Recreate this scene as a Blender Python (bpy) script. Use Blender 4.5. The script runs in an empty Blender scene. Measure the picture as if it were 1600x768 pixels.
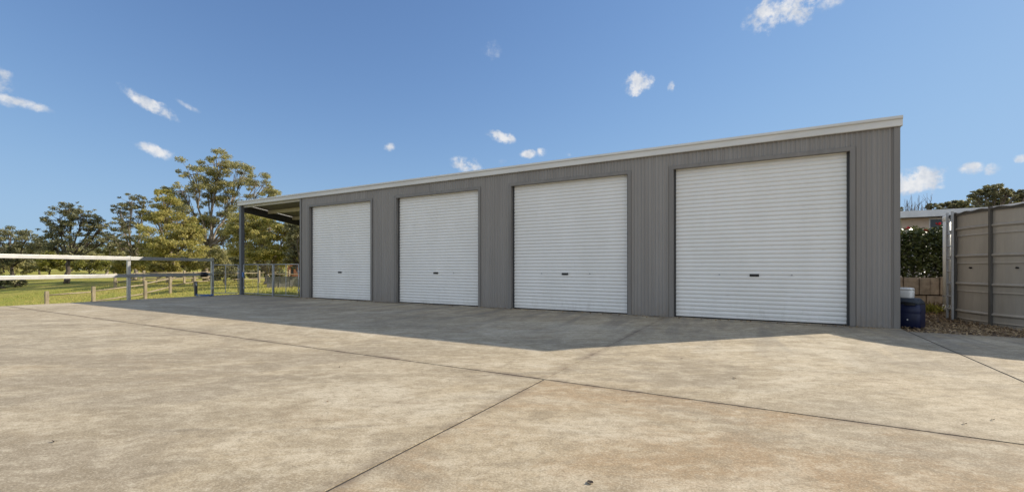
import bpy, math, random
import numpy as np
from mathutils import Vector, Matrix

R = math.radians
scn = bpy.context.scene
C = scn.collection
rnd = random.Random(7)
RIGHT = (0.8715, 0.4904); FWD = (-0.4904, 0.8715)
CAM = (0.0, -11.35, 1.2); F = 692.0; HZ = 418.0

def P(px, py, d):
    """world point seen at photo pixel (px,py) at depth d metres"""
    l = (px - 800.0) / F * d
    return Vector((CAM[0] + l*RIGHT[0] + d*FWD[0], CAM[1] + l*RIGHT[1] + d*FWD[1], CAM[2] + (HZ - py) / F * d))

# ------------------------------------------------------------------ materials
class NT:
    def __init__(s, name):
        s.m = bpy.data.materials.new(name); s.m.use_nodes = True
        s.t = s.m.node_tree; s.t.nodes.clear()
        s.out = s.n('ShaderNodeOutputMaterial'); s.b = s.n('ShaderNodeBsdfPrincipled')
        s.l(s.b.outputs[0], s.out.inputs[0])
    def n(s, kind, **kw):
        nd = s.t.nodes.new(kind)
        for k, v in kw.items(): setattr(nd, k, v)
        return nd
    def l(s, a, b): s.t.links.new(a, b)
    def pos(s, scale=(1, 1, 1), rot=(0, 0, 0)):
        g = s.n('ShaderNodeNewGeometry'); mp = s.n('ShaderNodeMapping')
        mp.inputs['Scale'].default_value = scale; mp.inputs['Rotation'].default_value = rot
        s.l(g.outputs['Position'], mp.inputs[0]); return mp.outputs[0]
    def noise(s, vec, scale, detail=4, rough=.6, dist=0.0):
        n = s.n('ShaderNodeTexNoise'); n.inputs['Scale'].default_value = scale
        n.inputs['Detail'].default_value = detail; n.inputs['Roughness'].default_value = rough
        n.inputs['Distortion'].default_value = dist
        s.l(vec, n.inputs['Vector']); return n.outputs[0]
    def ramp(s, fac, stops):
        r = s.n('ShaderNodeValToRGB'); e = r.color_ramp.elements
        while len(e) < len(stops): e.new(0.5)
        for i, (p, c) in enumerate(stops):
            e[i].position = p; e[i].color = (c, c, c, 1) if isinstance(c, (int, float)) else (*c, 1)
        s.l(fac, r.inputs[0]); return r.outputs[0]
    def mix(s, fac, a, b, mode='MIX'):
        m = s.n('ShaderNodeMix', data_type='RGBA', blend_type=mode)
        if isinstance(fac, (int, float)): m.inputs[0].default_value = fac
        else: s.l(fac, m.inputs[0])
        for v, k in ((a, 6), (b, 7)):
            if isinstance(v, tuple): m.inputs[k].default_value = (*v, 1)
            else: s.l(v, m.inputs[k])
        return m.outputs[2]
    def math(s, op, a, b=None):
        m = s.n('ShaderNodeMath', operation=op)
        for v, k in ((a, 0), (b, 1)):
            if v is None: continue
            if isinstance(v, (int, float)): m.inputs[k].default_value = v
            else: s.l(v, m.inputs[k])
        return m.outputs[0]
    def bump(s, h, strength=.3, dist=.01):
        b = s.n('ShaderNodeBump'); b.inputs['Strength'].default_value = strength; b.inputs['Distance'].default_value = dist
        s.l(h, b.inputs['Height']); s.l(b.outputs[0], s.b.inputs['Normal'])
    def col(s, c):
        if isinstance(c, tuple): s.b.inputs['Base Color'].default_value = (*c, 1)
        else: s.l(c, s.b.inputs['Base Color'])
    def set(s, **kw):
        for k, v in kw.items(): s.b.inputs[k.replace('_', ' ')].default_value = v

def paint(name, c, rough=.5, var=.12, scale=3.0, metal=0.0, streak=None, bump=0.0):
    t = NT(name)
    n = t.noise(t.pos((1, 1, 1) if not streak else streak), scale, 5, .65)
    lo = tuple(x*(1-var) for x in c); hi = tuple(min(1, x*(1+var*.6)) for x in c)
    t.col(t.ramp(n, [(.3, lo), (.7, hi)])); t.set(Roughness=rough, Metallic=metal)
    if bump: t.bump(n, bump, .01)
    return t.m

def leaf_mat(name, cols, trans=.35, rough=.5):
    """cols: palette picked per leaf; translucent so back-lit leaves glow"""
    t = NT(name)
    g = t.n('ShaderNodeNewGeometry')
    st = [(i / max(1, len(cols)-1), c) for i, c in enumerate(cols)]
    c = t.ramp(g.outputs['Random Per Island'], st)
    big = t.noise(t.pos(), .45, 3)
    c2 = t.mix(t.ramp(big, [(.35, 0.0), (.65, .4)]), c, tuple(x*1.25 for x in cols[-1]))
    t.col(c2); t.set(Roughness=rough); t.b.inputs['Specular IOR Level'].default_value = .35
    tr = t.n('ShaderNodeBsdfTranslucent'); t.l(c2, tr.inputs[0])
    mx = t.n('ShaderNodeMixShader'); mx.inputs[0].default_value = trans
    t.l(t.b.outputs[0], mx.inputs[1]); t.l(tr.outputs[0], mx.inputs[2]); t.l(mx.outputs[0], t.out.inputs[0])
    return t.m

def concrete_mat():
    t = NT('concrete')
    def rpos(deg, sc):
        g = t.n('ShaderNodeNewGeometry'); mp = t.n('ShaderNodeMapping', vector_type='TEXTURE')
        mp.inputs['Rotation'].default_value = (0, 0, R(deg)); mp.inputs['Scale'].default_value = sc
        t.l(g.outputs['Position'], mp.inputs[0]); return mp.outputs[0]
    p = t.pos()
    g = t.n('ShaderNodeNewGeometry'); sx = t.n('ShaderNodeSeparateXYZ'); t.l(g.outputs['Position'], sx.inputs[0])
    big = t.noise(p, .28, 4, .55); mid = t.noise(rpos(34, (1.9, .75, 1)), 1.25, 8, .70, .5); blot = t.noise(p, 2.3, 9, .74, .4)
    streak = t.noise(rpos(40, (3.2, .42, 1)), 1.7, 8, .72, .6); fine = t.noise(p, 14, 6, .75); grit = t.noise(p, 70, 4, .8)
    c = t.mix(t.ramp(big, [(.36, 0.0), (.64, 1.0)]), (.44, .355, .235), (.355, .30, .215))
    c = t.mix(t.ramp(mid, [(.46, 0.0), (.62, .65)]), c, (.53, .445, .315))
    c = t.mix(t.ramp(mid, [(.33, .55), (.47, 0.0)]), c, (.275, .225, .15))
    c = t.mix(t.ramp(blot, [(.52, 0.0), (.60, .55)]), c, (.56, .48, .355))
    c = t.mix(t.ramp(blot, [(.38, .5), (.47, 0.0)]), c, (.27, .215, .14))
    c = t.mix(t.ramp(streak, [(.34, .6), (.45, 0.0)]), c, (.235, .20, .15))
    c = t.mix(t.ramp(streak, [(.56, 0.0), (.66, .5)]), c, (.57, .50, .38))
    brd = t.noise(rpos(28, (1.6, .9, 1)), .5, 9, .66, .8)
    c = t.mix(t.ramp(brd, [(.52, 0.0), (.60, .6)]), c, (.26, .215, .155))
    c = t.mix(t.ramp(brd, [(.38, .7), (.46, 0.0)]), c, (.58, .51, .39))
    rust = t.noise(rpos(20, (1.5, .8, 1)), .85, 7, .72, .5)
    pour = t.math('MULTIPLY', t.math('GREATER_THAN', sx.outputs['X'], -2.04), t.math('LESS_THAN', sx.outputs['Y'], -7.02))   # a browner pour of concrete
    c = t.mix(t.math('MULTIPLY', pour, t.ramp(rust, [(.42, .05), (.60, .75)])), c, (.345, .225, .115))
    c = t.mix(t.ramp(rust, [(.58, 0.0), (.72, .5)]), c, (.29, .20, .115))
    crisp = t.noise(rpos(30, (1.5, .8, 1)), 5.5, 9, .78, .3)
    c = t.mix(t.ramp(crisp, [(.40, .45), (.49, 0.0)]), c, (.25, .20, .13))
    c = t.mix(t.ramp(crisp, [(.51, 0.0), (.60, .4)]), c, (.60, .525, .395))
    c = t.mix(t.ramp(fine, [(.38, .42), (.49, 0.0)]), c, (.20, .16, .105))
    c = t.mix(t.ramp(fine, [(.56, 0.0), (.66, .3)]), c, (.62, .55, .43))
    c = t.mix(t.ramp(grit, [(.40, .42), (.5, 0.0)]), c, (.15, .12, .085))
    c = t.mix(t.ramp(grit, [(.53, 0.0), (.63, .45)]), c, (.64, .57, .45))
    # dark foot of the joints, broken by noise
    jn = t.math('MINIMUM', t.math('ABSOLUTE', t.math('ADD', sx.outputs['X'], 2.04)), t.math('ABSOLUTE', t.math('ADD', sx.outputs['Y'], 7.02)))
    c = t.mix(t.math('MULTIPLY', t.ramp(jn, [(.01, 1.0), (.12, 0.0)]), t.ramp(blot, [(.44, 0.0), (.60, .75)])), c, (.15, .11, .08))
    # dark stains before the doors; streaks further out paint in the shed's shade
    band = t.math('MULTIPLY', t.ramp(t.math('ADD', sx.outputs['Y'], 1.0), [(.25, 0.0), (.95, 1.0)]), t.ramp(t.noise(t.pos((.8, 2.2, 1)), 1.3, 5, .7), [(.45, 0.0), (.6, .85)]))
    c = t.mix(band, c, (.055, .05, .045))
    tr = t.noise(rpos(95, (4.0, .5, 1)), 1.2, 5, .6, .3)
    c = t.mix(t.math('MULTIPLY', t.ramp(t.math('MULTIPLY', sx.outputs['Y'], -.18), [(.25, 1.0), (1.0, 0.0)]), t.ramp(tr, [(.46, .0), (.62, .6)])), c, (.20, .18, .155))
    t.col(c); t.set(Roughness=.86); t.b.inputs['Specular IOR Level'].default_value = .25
    t.bump(t.mix(.5, fine, grit), .3, .006)
    return t.m

def grass_ground_mat():
    t = NT('grass_ground'); p = t.pos()
    a = t.noise(p, .12, 5, .6); b = t.noise(p, 1.1, 6, .7); f = t.noise(p, 9, 4, .8)
    c = t.mix(t.ramp(a, [(.38, 0.0), (.62, 1.0)]), (.33, .33, .065), (.45, .37, .11))
    c = t.mix(t.ramp(b, [(.46, 0.0), (.66, .6)]), c, (.24, .32, .045))
    c = t.mix(t.ramp(f, [(.38, .7), (.55, 0.0)]), c, (.11, .09, .035))
    # bare dry soil against the slab edge
    g = t.n('ShaderNodeNewGeometry'); sx = t.n('ShaderNodeSeparateXYZ'); t.l(g.outputs['Position'], sx.inputs[0])
    e = t.math('ADD', t.math('MULTIPLY', sx.outputs['X'], .5), 11.4)        # 1 at slab edge
    e = t.math('MULTIPLY', t.ramp(e, [(.35, 0.0), (.85, 1.0)]), t.ramp(t.math('MULTIPLY_ADD', sx.outputs['Y'], -.15), [(.0, 0.0), (.45, 1.0)]))
    e = t.math('MULTIPLY', e, t.ramp(b, [(.38, .1), (.5, .95)]))
    c = t.mix(e, c, (.33, .22, .10))
    t.col(c); t.set(Roughness=.95); t.b.inputs['Specular IOR Level'].default_value = .1
    t.bump(f, .6, .05); return t.m

def door_mat():
    t = NT('roller_door_steel')
    n = t.noise(t.pos((1, 1, .35)), 1.6, 5, .6); f = t.noise(t.pos((1, 1, 4)), 4, 5, .7)
    c = t.mix(t.ramp(n, [(.3, 0.0), (.7, 1.0)]), (.76, .755, .73), (.82, .815, .795))
    c = t.mix(t.ramp(f, [(.60, 0.0), (.74, .28)]), c, (.50, .47, .41))
    g = t.n('ShaderNodeNewGeometry'); sx = t.n('ShaderNodeSeparateXYZ'); t.l(g.outputs['Position'], sx.inputs[0])
    d = t.math('MULTIPLY', t.ramp(sx.outputs['Z'], [(.05, 1.0), (.5, 0.0)]), t.ramp(t.noise(t.pos((3, 3, 1)), 2.5, 6, .75), [(.50, 0.0), (.72, .35)]))
    c = t.mix(d, c, (.40, .37, .32))
    t.col(c); t.set(Roughness=.42); return t.m

def cladding_mat():
    t = NT('grey_steel_cladding')
    n = t.noise(t.pos((3.5, 3.5, .12)), 1.2, 5, .65); f = t.noise(t.pos(), .6, 4)
    c = t.mix(t.ramp(n, [(.32, 0.0), (.68, 1.0)]), (.24, .222, .203), (.30, .282, .262))
    c = t.mix(t.ramp(f, [(.4, 0.0), (.7, .35)]), c, (.23, .22, .21))
    g = t.n('ShaderNodeNewGeometry'); sx = t.n('ShaderNodeSeparateXYZ'); t.l(g.outputs['Position'], sx.inputs[0])
    d = t.math('MULTIPLY', t.ramp(sx.outputs['Z'], [(.04, 1.0), (.45, 0.0)]), t.ramp(t.noise(t.pos((3, 3, 2)), 2.2, 6, .7), [(.4, 0.0), (.65, .5)]))
    c = t.mix(d, c, (.24, .19, .14))
    sh = t.n('ShaderNodeTexWhiteNoise', noise_dimensions='1D'); t.l(t.math('FLOOR', t.math('MULTIPLY', sx.outputs['X'], 1/.7785)), sh.inputs['W'])
    c = t.mix(t.math('MULTIPLY', sh.outputs[0], .22), c, (.16, .148, .136))
    lap = t.math('FRACT', t.math('MULTIPLY', sx.outputs['X'], 1/.7785))
    c = t.mix(t.ramp(lap, [(.0, .5), (.012, 0.0)]), c, (.09, .083, .076))
    t.col(c); t.set(Roughness=.5); return t.m

def tank_mat():
    t = NT('tank_steel')
    n = t.noise(t.pos((2.5, 2.5, .35)), 1.5, 6, .65); f = t.noise(t.pos((6, 6, .5)), 2, 4)
    c = t.mix(t.ramp(n, [(.3, 0.0), (.7, 1.0)]), (.33, .305, .262), (.42, .39, .34))
    c = t.mix(t.ramp(f, [(.58, 0.0), (.72, .4)]), c, (.47, .43, .36))
    t.col(c); t.set(Roughness=.42, Metallic=.1); return t.m

M = {}
M['concrete'] = concrete_mat(); M['ground'] = grass_ground_mat(); M['door'] = door_mat(); M['clad'] = cladding_mat(); M['tank'] = tank_mat()
M['trim'] = paint('grey_flashing', (.205, .192, .178), .5, .15, 2.0, streak=(3, 3, .3))
M['fascia'] = paint('pale_fascia', (.66, .655, .63), .45, .10, 1.2, streak=(.6, 3, 3))
M['zinc'] = paint('galvanised', (.42, .43, .44), .42, .15, 6.0, .35)
M['purlin'] = paint('purlin_zinc', (.62, .58, .42), .45, .1, 4.0, .1)
M['roofunder'] = paint('roof_sheet', (.20, .185, .16), .5, .12, 1.0)
M['darksteel'] = paint('dark_steel', (.055, .055, .058), .5, .2, 3.0)
M['post'] = paint('grey_post_steel', (.13, .14, .155), .5, .15, 3.0)
M['tankpost'] = paint('tank_post_steel', (.10, .095, .085), .5, .2, 3.0)
M['black'] = paint('black_plastic', (.012, .012, .013), .45, .2, 8.0)
M['interior'] = paint('dark_interior', (.05, .05, .05), .8, .1, 2.0)
M['whiterail'] = paint('pale_rail_steel', (.50, .495, .48), .42, .16, 5.0, .7)
M['timber'] = paint('weathered_timber', (.30, .245, .165), .85, .35, 5.0, streak=(1, 1, .4), bump=.3)
M['greytimber'] = paint('grey_timber', (.17, .165, .15), .85, .35, 5.0, bump=.3)
M['bark'] = paint('eucalypt_bark', (.27, .225, .18), .9, .55, 2.5, streak=(2, 2, .4), bump=.5)
M['darkbark'] = paint('dark_bark', (.10, .08, .065), .9, .4, 3.0, streak=(2, 2, .4), bump=.5)
M['bluedrum'] = paint('blue_plastic', (.003, .008, .045), .45, .25, 4.0)
M['drumshoulder'] = paint('dusty_blue_plastic', (.03, .04, .058), .6, .3, 9.0)
M['whiteplastic'] = paint('white_plastic', (.74, .75, .74), .4, .08, 5.0)
M['cream'] = paint('cream_pipe', (.82, .79, .70), .45, .08, 4.0, streak=(1, 1, .3))
M['bluehose'] = paint('blue_hose', (.07, .15, .36), .45, .15, 8.0)
M['wallblock'] = paint('sandstone_block', (.43, .33, .23), .9, .45, 4.5, bump=.5)
M['soil'] = paint('soil', (.11, .075, .05), .95, .4, 3.0, bump=.6)
M['housewall'] = paint('house_brick', (.60, .49, .39), .9, .12, 6.0)
M['houseroof'] = paint('house_roof', (.70, .71, .71), .5, .12, 2.0)
M['sealant'] = paint('joint_sealant', (.05, .043, .036), .9, .5, 9.0)
M['glass'] = paint('window_glass', (.03, .035, .045), .1, .2, 2.0)
M['terracotta'] = paint('terracotta_brick', (.50, .20, .11), .85, .2, 6.0)
M['farwhite'] = paint('far_white_wall', (.66, .64, .60), .8, .1, 3.0)
M['rustroof'] = paint('far_roof', (.30, .29, .28), .7, .2, 3.0)
M['petal'] = paint('camellia_petal', (.72, .06, .10), .5, .2, 30.0)
M['deadleaf'] = paint('dead_leaf', (.035, .022, .014), .8, .4, 60.0)
M['brownleaf'] = paint('brown_leaf', (.16, .085, .04), .8, .4, 60.0)
OLIVE = leaf_mat('eucalypt_leaves', [(.05, .065, .022), (.17, .18, .06), (.36, .34, .14), (.56, .50, .25)], .52)
GOLD = leaf_mat('sunny_leaves', [(.06, .085, .016), (.21, .23, .04), (.44, .38, .10), (.62, .54, .22)], .58)
DARK = leaf_mat('dark_leaves', [(.026, .036, .018), (.08, .095, .042), (.19, .19, .09), (.36, .33, .18)], .38)
BUSHM = leaf_mat('bush_leaves', [(.06, .085, .014), (.15, .17, .025), (.24, .24, .04), (.28, .25, .07)], .38)
CAMEL = leaf_mat('camellia_leaves', [(.014, .026, .009), (.026, .045, .014), (.05, .07, .02), (.20, .21, .075)], .2, .22)
GRASSB = leaf_mat('grass_blades', [(.17, .21, .03), (.26, .28, .045), (.38, .33, .08), (.46, .38, .13)], .35, .7)
STRAW = leaf_mat('straw_mulch', [(.08, .05, .028), (.17, .11, .062), (.27, .185, .105), (.40, .30, .18)], .05, .9)
WEED = leaf_mat('yellow_weed', [(.22, .22, .03), (.36, .33, .05), (.42, .36, .08)], .4)

# ------------------------------------------------------------------ mesh helpers
class MB:
    def __init__(s): s.v = []; s.f = []
    def add(s, vs, fs):
        o = len(s.v); s.v += [tuple(v) for v in vs]; s.f += [tuple(i+o for i in f) for f in fs]; return s
    def box(s, x0, x1, y0, y1, z0, z1):
        return s.add([(x0,y0,z0),(x1,y0,z0),(x1,y1,z0),(x0,y1,z0),(x0,y0,z1),(x1,y0,z1),(x1,y1,z1),(x0,y1,z1)],
              [(0,3,2,1),(4,5,6,7),(0,1,5,4),(1,2,6,5),(2,3,7,6),(3,0,4,7)])
    def beam(s, a, b, w, h, up=(0,0,1)):
        """rectangular bar from a to b, width w (horizontal), height h"""
        a = Vector(a); b = Vector(b); d = (b-a).normalized(); u = Vector(up)
        if abs(d.dot(u)) > .98: u = Vector((0,1,0))
        sd = d.cross(u).normalized(); u = sd.cross(d).normalized(); q = []
        for p in (a, b):
            for i, j in ((-1,-1),(1,-1),(1,1),(-1,1)): q.append(p + sd*(i*w/2) + u*(j*h/2))
        return s.add(q, [(0,1,2,3),(7,6,5,4),(0,4,5,1),(1,5,6,2),(2,6,7,3),(3,7,4,0)])
    def tube(s, pts, rad, n=6, cap=True):
        pts = [Vector(p) for p in pts]
        if isinstance(rad, (int, float)): rad = [rad]*len(pts)
        o = len(s.v); ref = None
        for i, p in enumerate(pts):
            d = (pts[min(i+1, len(pts)-1)] - pts[max(i-1, 0)])
            d = d.normalized() if d.length > 1e-9 else Vector((0,0,1))
            if ref is None:
                ref = Vector((1,0,0)) if abs(d.x) < .8 else Vector((0,1,0))
            a = (ref - d*ref.dot(d)).normalized(); b = d.cross(a); ref = a
            for k in range(n):
                t = 2*math.pi*k/n; s.v.append(tuple(p + (a*math.cos(t)+b*math.sin(t))*rad[i]))
        for i in range(len(pts)-1):
            for k in range(n):
                k2 = (k+1) % n; s.f.append((o+i*n+k, o+i*n+k2, o+(i+1)*n+k2, o+(i+1)*n+k))
        if cap:
            s.f.append(tuple(o+k for k in range(n))[::-1]); s.f.append(tuple(o+(len(pts)-1)*n+k for k in range(n)))
        return s
    def lathe(s, c, prof, n=32, closed_top=True, a0=0, a1=2*math.pi):
        o = len(s.v)
        for r, z in prof:
            for k in range(n):
                t = a0+(a1-a0)*k/n; s.v.append((c[0]+r*math.cos(t), c[1]+r*math.sin(t), c[2]+z))
        for i in range(len(prof)-1):
            for k in range(n):
                k2 = (k+1) % n; s.f.append((o+i*n+k, o+i*n+k2, o+(i+1)*n+k2, o+(i+1)*n+k))
        if closed_top:
            s.f.append(tuple(o+(len(prof)-1)*n+k for k in range(n)))
            s.f.append(tuple(o+k for k in range(n))[::-1])
        return s
    def build(s, name, mat, parent=None, smooth=False, bevel=0, **props):
        loc = Vector(parent['_o']) if parent is not None and '_o' in parent else Vector((0,0,0))
        me = bpy.data.meshes.new(name)
        me.from_pydata([tuple(Vector(v)-loc) for v in s.v], [], s.f); me.materials.append(mat); me.update()
        if smooth: me.polygons.foreach_set('use_smooth', [True]*len(me.polygons))
        o = bpy.data.objects.new(name, me); C.objects.link(o)
        if parent is not None: o.parent = parent
        if bevel:
            b = o.modifiers.new('bevel', 'BEVEL'); b.width = bevel; b.segments = 2; b.limit_method = 'ANGLE'
        o['_o'] = tuple(loc)
        for k, v in props.items(): o[k] = v
        return o

def thing(name, loc, label, cat, group=None):
    o = bpy.data.objects.new(name, None); C.objects.link(o); o.location = loc; o.empty_display_size = .2
    o['_o'] = tuple(loc); o['label'] = label; o['category'] = cat
    if group: o['group'] = group
    return o
def tag(o, label, cat, group=None):
    o['label'] = label; o['category'] = cat
    if group: o['group'] = group
    return o

def np_mesh(name, V, nv, mat, parent=None, smooth=False):
    """V: (n, nv, 3) array of separate n-gons"""
    loc = np.array(parent['_o']) if parent is not None else np.zeros(3)
    n = V.shape[0]; me = bpy.data.meshes.new(name)
    me.vertices.add(n*nv); me.vertices.foreach_set('co', (V.reshape(-1, 3) - loc).astype(np.float32).ravel())
    me.loops.add(n*nv); me.loops.foreach_set('vertex_index', np.arange(n*nv, dtype=np.int32))
    me.polygons.add(n); me.polygons.foreach_set('loop_start', np.arange(n, dtype=np.int32)*nv)
    me.update(calc_edges=True); me.materials.append(mat)
    o = bpy.data.objects.new(name, me); C.objects.link(o)
    if parent is not None: o.parent = parent
    return o

def leaf_quads(cen, length, width, rg, droop=.5, upright=None):
    """diamond leaves at centres (n,3)"""
    n = len(cen)
    d = rg.normal(size=(n, 3)); d[:, 2] = d[:, 2]*.7 - droop
    if upright is not None: d = rg.normal(size=(n, 3))*upright; d[:, 2] = 1
    d /= np.linalg.norm(d, axis=1)[:, None]
    a = rg.normal(size=(n, 3)); w = np.cross(d, a); w /= np.linalg.norm(w, axis=1)[:, None] + 1e-9
    L = (length*(.6+.8*rg.random(n)))[:, None]*.5; W = (width*(.6+.8*rg.random(n)))[:, None]*.5
    return np.stack([cen-d*L, cen+w*W-d*L*.1, cen+d*L, cen-w*W-d*L*.1], axis=1)

def wob(pts, amp, r):
    return [p if i in (0, len(pts)-1) else p + Vector((r.uniform(-amp, amp), r.uniform(-amp, amp), r.uniform(-amp, amp)*.6)) for i, p in enumerate(pts)]
def bez(a, b, c, n):
    return [a*(1-t)**2 + b*2*t*(1-t) + c*t*t for t in [i/n for i in range(n+1)]]

def ground_z(x, y):
    s = lambda t: (lambda u: u*u*(3-2*u))(min(1, max(0, t)))
    z = -.17 - .85*s((-20.8-x)/7.0)*s((6-y)/11.0)
    r = math.hypot(x, y+11.35)
    if r > 100: z += .016*(r-100) + 1.2*math.sin(x*.013+1)*s((r-100)/200)
    return z

def tree(name, label, base, lobes, d, leafmat, nleaf, leaf=(.24, .08), trunk=.22, seed=1, fork=.35, bark=None, flat=.55, clumps=5, cs=.42, group=None, droop=.5, cat='tree', cat_trunk='trunk'):
    """base: photo px x of the trunk foot; lobes: (px,py,rpx) crown masses at depth d; every lobe gets real depth"""
    r = random.Random(seed); rg = np.random.default_rng(seed)
    b = P(base, HZ, d); b.z = ground_z(b.x, b.y) - .05
    root = thing(name, tuple(b), label, cat, group)
    k = d/F; tb = MB()
    top = P(sum(l[0] for l in lobes)/len(lobes), sum(l[1] for l in lobes)/len(lobes), d)
    lean = Vector((r.uniform(-.4, .4), r.uniform(-.4, .4), 0))
    fk = b.lerp(Vector((b.x*.6+top.x*.4, b.y*.6+top.y*.4, top.z)), fork) + lean*.4
    tb.tube(wob(bez(b, b.lerp(fk, .5)+lean*.5, fk, 5), trunk*.3, r), [trunk*.8*(1.25-.55*i/5) for i in range(6)], 8)
    cen = []
    for (px, py, rp) in lobes:
        lr = rp*k; c = P(px, py, d + r.uniform(-1, 1)*max(lr*1.2, 1.2))
        mid = fk.lerp(c, .5) + Vector((r.uniform(-.5, .5), r.uniform(-.5, .5), -abs(c.z-fk.z)*.12))
        ln = wob(bez(fk, mid, c, 5), lr*.12, r)
        tb.tube(ln, [trunk*(.36-.31*i/5) + .012 for i in range(6)], 5)
        for q in range(int(clumps*3.4)):
            while True:
                u = Vector((r.uniform(-1, 1), r.uniform(-1, 1), r.uniform(-1, 1)))
                if .15 < u.length < 1: break
            cc = c + Vector((u.x*lr, u.y*lr, u.z*lr*.85))*1.18
            tb.tube([ln[r.choice((3, 4, 5))], c.lerp(cc, .5)+Vector((0, 0, -.1*lr)), cc], [trunk*.07+.010, trunk*.04+.008, .006], 4)
            cen.append((cc, lr*cs*.50*r.uniform(.45, 1.5)))
    tot = sum(c[1]**2 for c in cen); out = []
    for cc, cr in cen:
        n = max(8, int(nleaf*1.25*cr*cr/tot))
        u = rg.normal(size=(n, 3)); u /= np.linalg.norm(u, axis=1)[:, None]; u *= (rg.random(n)**.55)[:, None]*1.15
        u[:, 2] *= flat; out.append(np.array(cc) + u*cr*1.25)
    cen = np.concatenate(out)
    np_mesh('crown', leaf_quads(cen, leaf[0], leaf[1], rg, droop), 4, leafmat, root)
    tb.build(cat_trunk, bark or M['bark'], root, smooth=True)
    return root

# ------------------------------------------------------------------ ground
def build_ground():
    def axis(lo, hi, near_lo, near_hi, step):
        a = list(np.arange(near_lo, near_hi+.01, step)); x = near_lo; s = step
        while x > lo: s *= 1.25; x -= s; a.insert(0, x)
        x = near_hi; s = step
        while x < hi: s *= 1.25; x += s; a.append(x)
        return a
    xs = axis(-1500, 1500, -40, 12, 1.0); ys = axis(-400, 1500, -20, 30, 1.0)
    V = [(x, y, ground_z(x, y) + (.05*math.sin(x*1.7)*math.sin(y*1.3) if x < -22 else 0)) for x in xs for y in ys]; ny = len(ys)
    Fc = [(i*ny+j, (i+1)*ny+j, (i+1)*ny+j+1, i*ny+j+1) for i in range(len(xs)-1) for j in range(ny-1)]
    m = MB(); m.v = V; m.f = Fc
    m.build('ground', M['ground'], smooth=True, kind='structure')
build_ground()

# concrete slab: panels with open control joints, one structure
XJ = [-20.7, -2.04, 2.41, 14.0]; YJ = [-26.0, -16.2, -7.02, 0.12]; g = .0125
sl = MB()
for i in range(3):
    for j in range(3):
        y1 = YJ[j+1]
        if i == 2 and j == 2: y1 = -.42
        gx = lambda q: .004 if (q == 1 and j == 2) else g
        sl.box(XJ[i]+(gx(i) if i else 0), XJ[i+1]-(gx(i+1) if i < 2 else 0), YJ[j]+g, y1-(g if j < 2 else 0), -.13, 0)
sl.build('concrete_slab', M['concrete'], kind='structure')
jf = MB()
jf.box(XJ[1]-g+.0005, XJ[1]+g-.0005, YJ[0]+.1, YJ[2]-g-.001, -.1, -.006).box(XJ[1]-.0036, XJ[1]+.0036, YJ[2]+g+.001, -.02, -.1, -.003).box(XJ[2]-g+.0005, XJ[2]+g-.0005, YJ[0]+.1, -.45, -.1, -.006)
for y in YJ[1:3]:
    for i in range(3): jf.box(XJ[i]+g+.001 if i else XJ[0]+.02, XJ[i+1]-g-.001, y-g+.0005, y+g-.0005, -.1, -.006)
jf.build('expansion_joint', M['sealant'], kind='structure')
MB().box(-20.66, 13.9, -25.9, .08, -.3, -.135).box(-16.1, 2.3, .13, 8.0, -.3, -.02).build('slab_base', M['soil'], kind='structure')

# ------------------------------------------------------------------ shed
XL, XR, DEP = -16.14, 2.36, 8.0; HT = 4.0; SLOPE = -.135; AX = -20.45
shed = thing('garage_shed', (XL, 0, 0), 'long grey steel shed with four white roller doors and an open awning at its end', 'shed')
DOORS = [(-15.58, -12.18), (-10.95, -7.56), (-6.41, -2.975), (-1.867, 1.594)]; DH = 3.6
PITCH, AMP = .0865, .0085
def corr(m, u0, u1, z0, z1f, fix, along='x'):
    n = max(2, int((u1-u0)/PITCH*8)); o = len(m.v)
    for i in range(n+1):
        u = u0+(u1-u0)*i/n; ph = 2*math.pi*u/PITCH
        w = math.tanh(1.6*math.sin(ph))/math.tanh(1.6)*AMP
        for z in (z0, z1f(u)):
            m.v.append((u, fix+w, z) if along == 'x' else (fix+w, u, z))
    for i in range(n): a = o+2*i; m.f.append((a, a+2, a+3, a+1))
wl = MB(); edges = [XL] + [e for d in DOORS for e in d] + [XR]
for i in range(0, len(edges), 2): corr(wl, edges[i], edges[i+1], .004, lambda u: HT, 0)
for a, b in DOORS: corr(wl, a, b, DH, lambda u: HT, 0)
wl.build('wall_cladding', M['clad'], shed)
sw = MB()
for x in (XL+.012, XR-.012): corr(sw, .02, DEP, .004, lambda u: HT+.02+SLOPE*u, x, 'y')
corr(sw, XL, XR, .004, lambda u: HT+SLOPE*DEP, DEP, 'x')
sw.build('side_cladding', M['clad'], shed)
MB().box(XL+.05, XR-.05, .30, DEP-.05, -.01, .0).box(XL+.06, XR-.06, .34, .36, .0, HT-.12).build('floor_and_backing', M['interior'], shed)  # floor, plus an unseen panel added behind the doors to block light
# roof sheet (corrugated down the fall) over shed and awning
rf = MB(); n = int((XR+.04-AX)/.19*6); th = .02
for i in range(n+1):
    x = AX + (XR+.04-AX)*i/n; w = .028*max(-.3, math.cos(2*math.pi*x/.19))
    for y in (-.02, DEP+.15): rf.v.append((x, y, HT+.10+w+SLOPE*y))
for i in range(n): rf.f.append((2*i, 2*i+2, 2*i+3, 2*i+1))
rf.build('roof_sheeting', M['roofunder'], shed)
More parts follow.
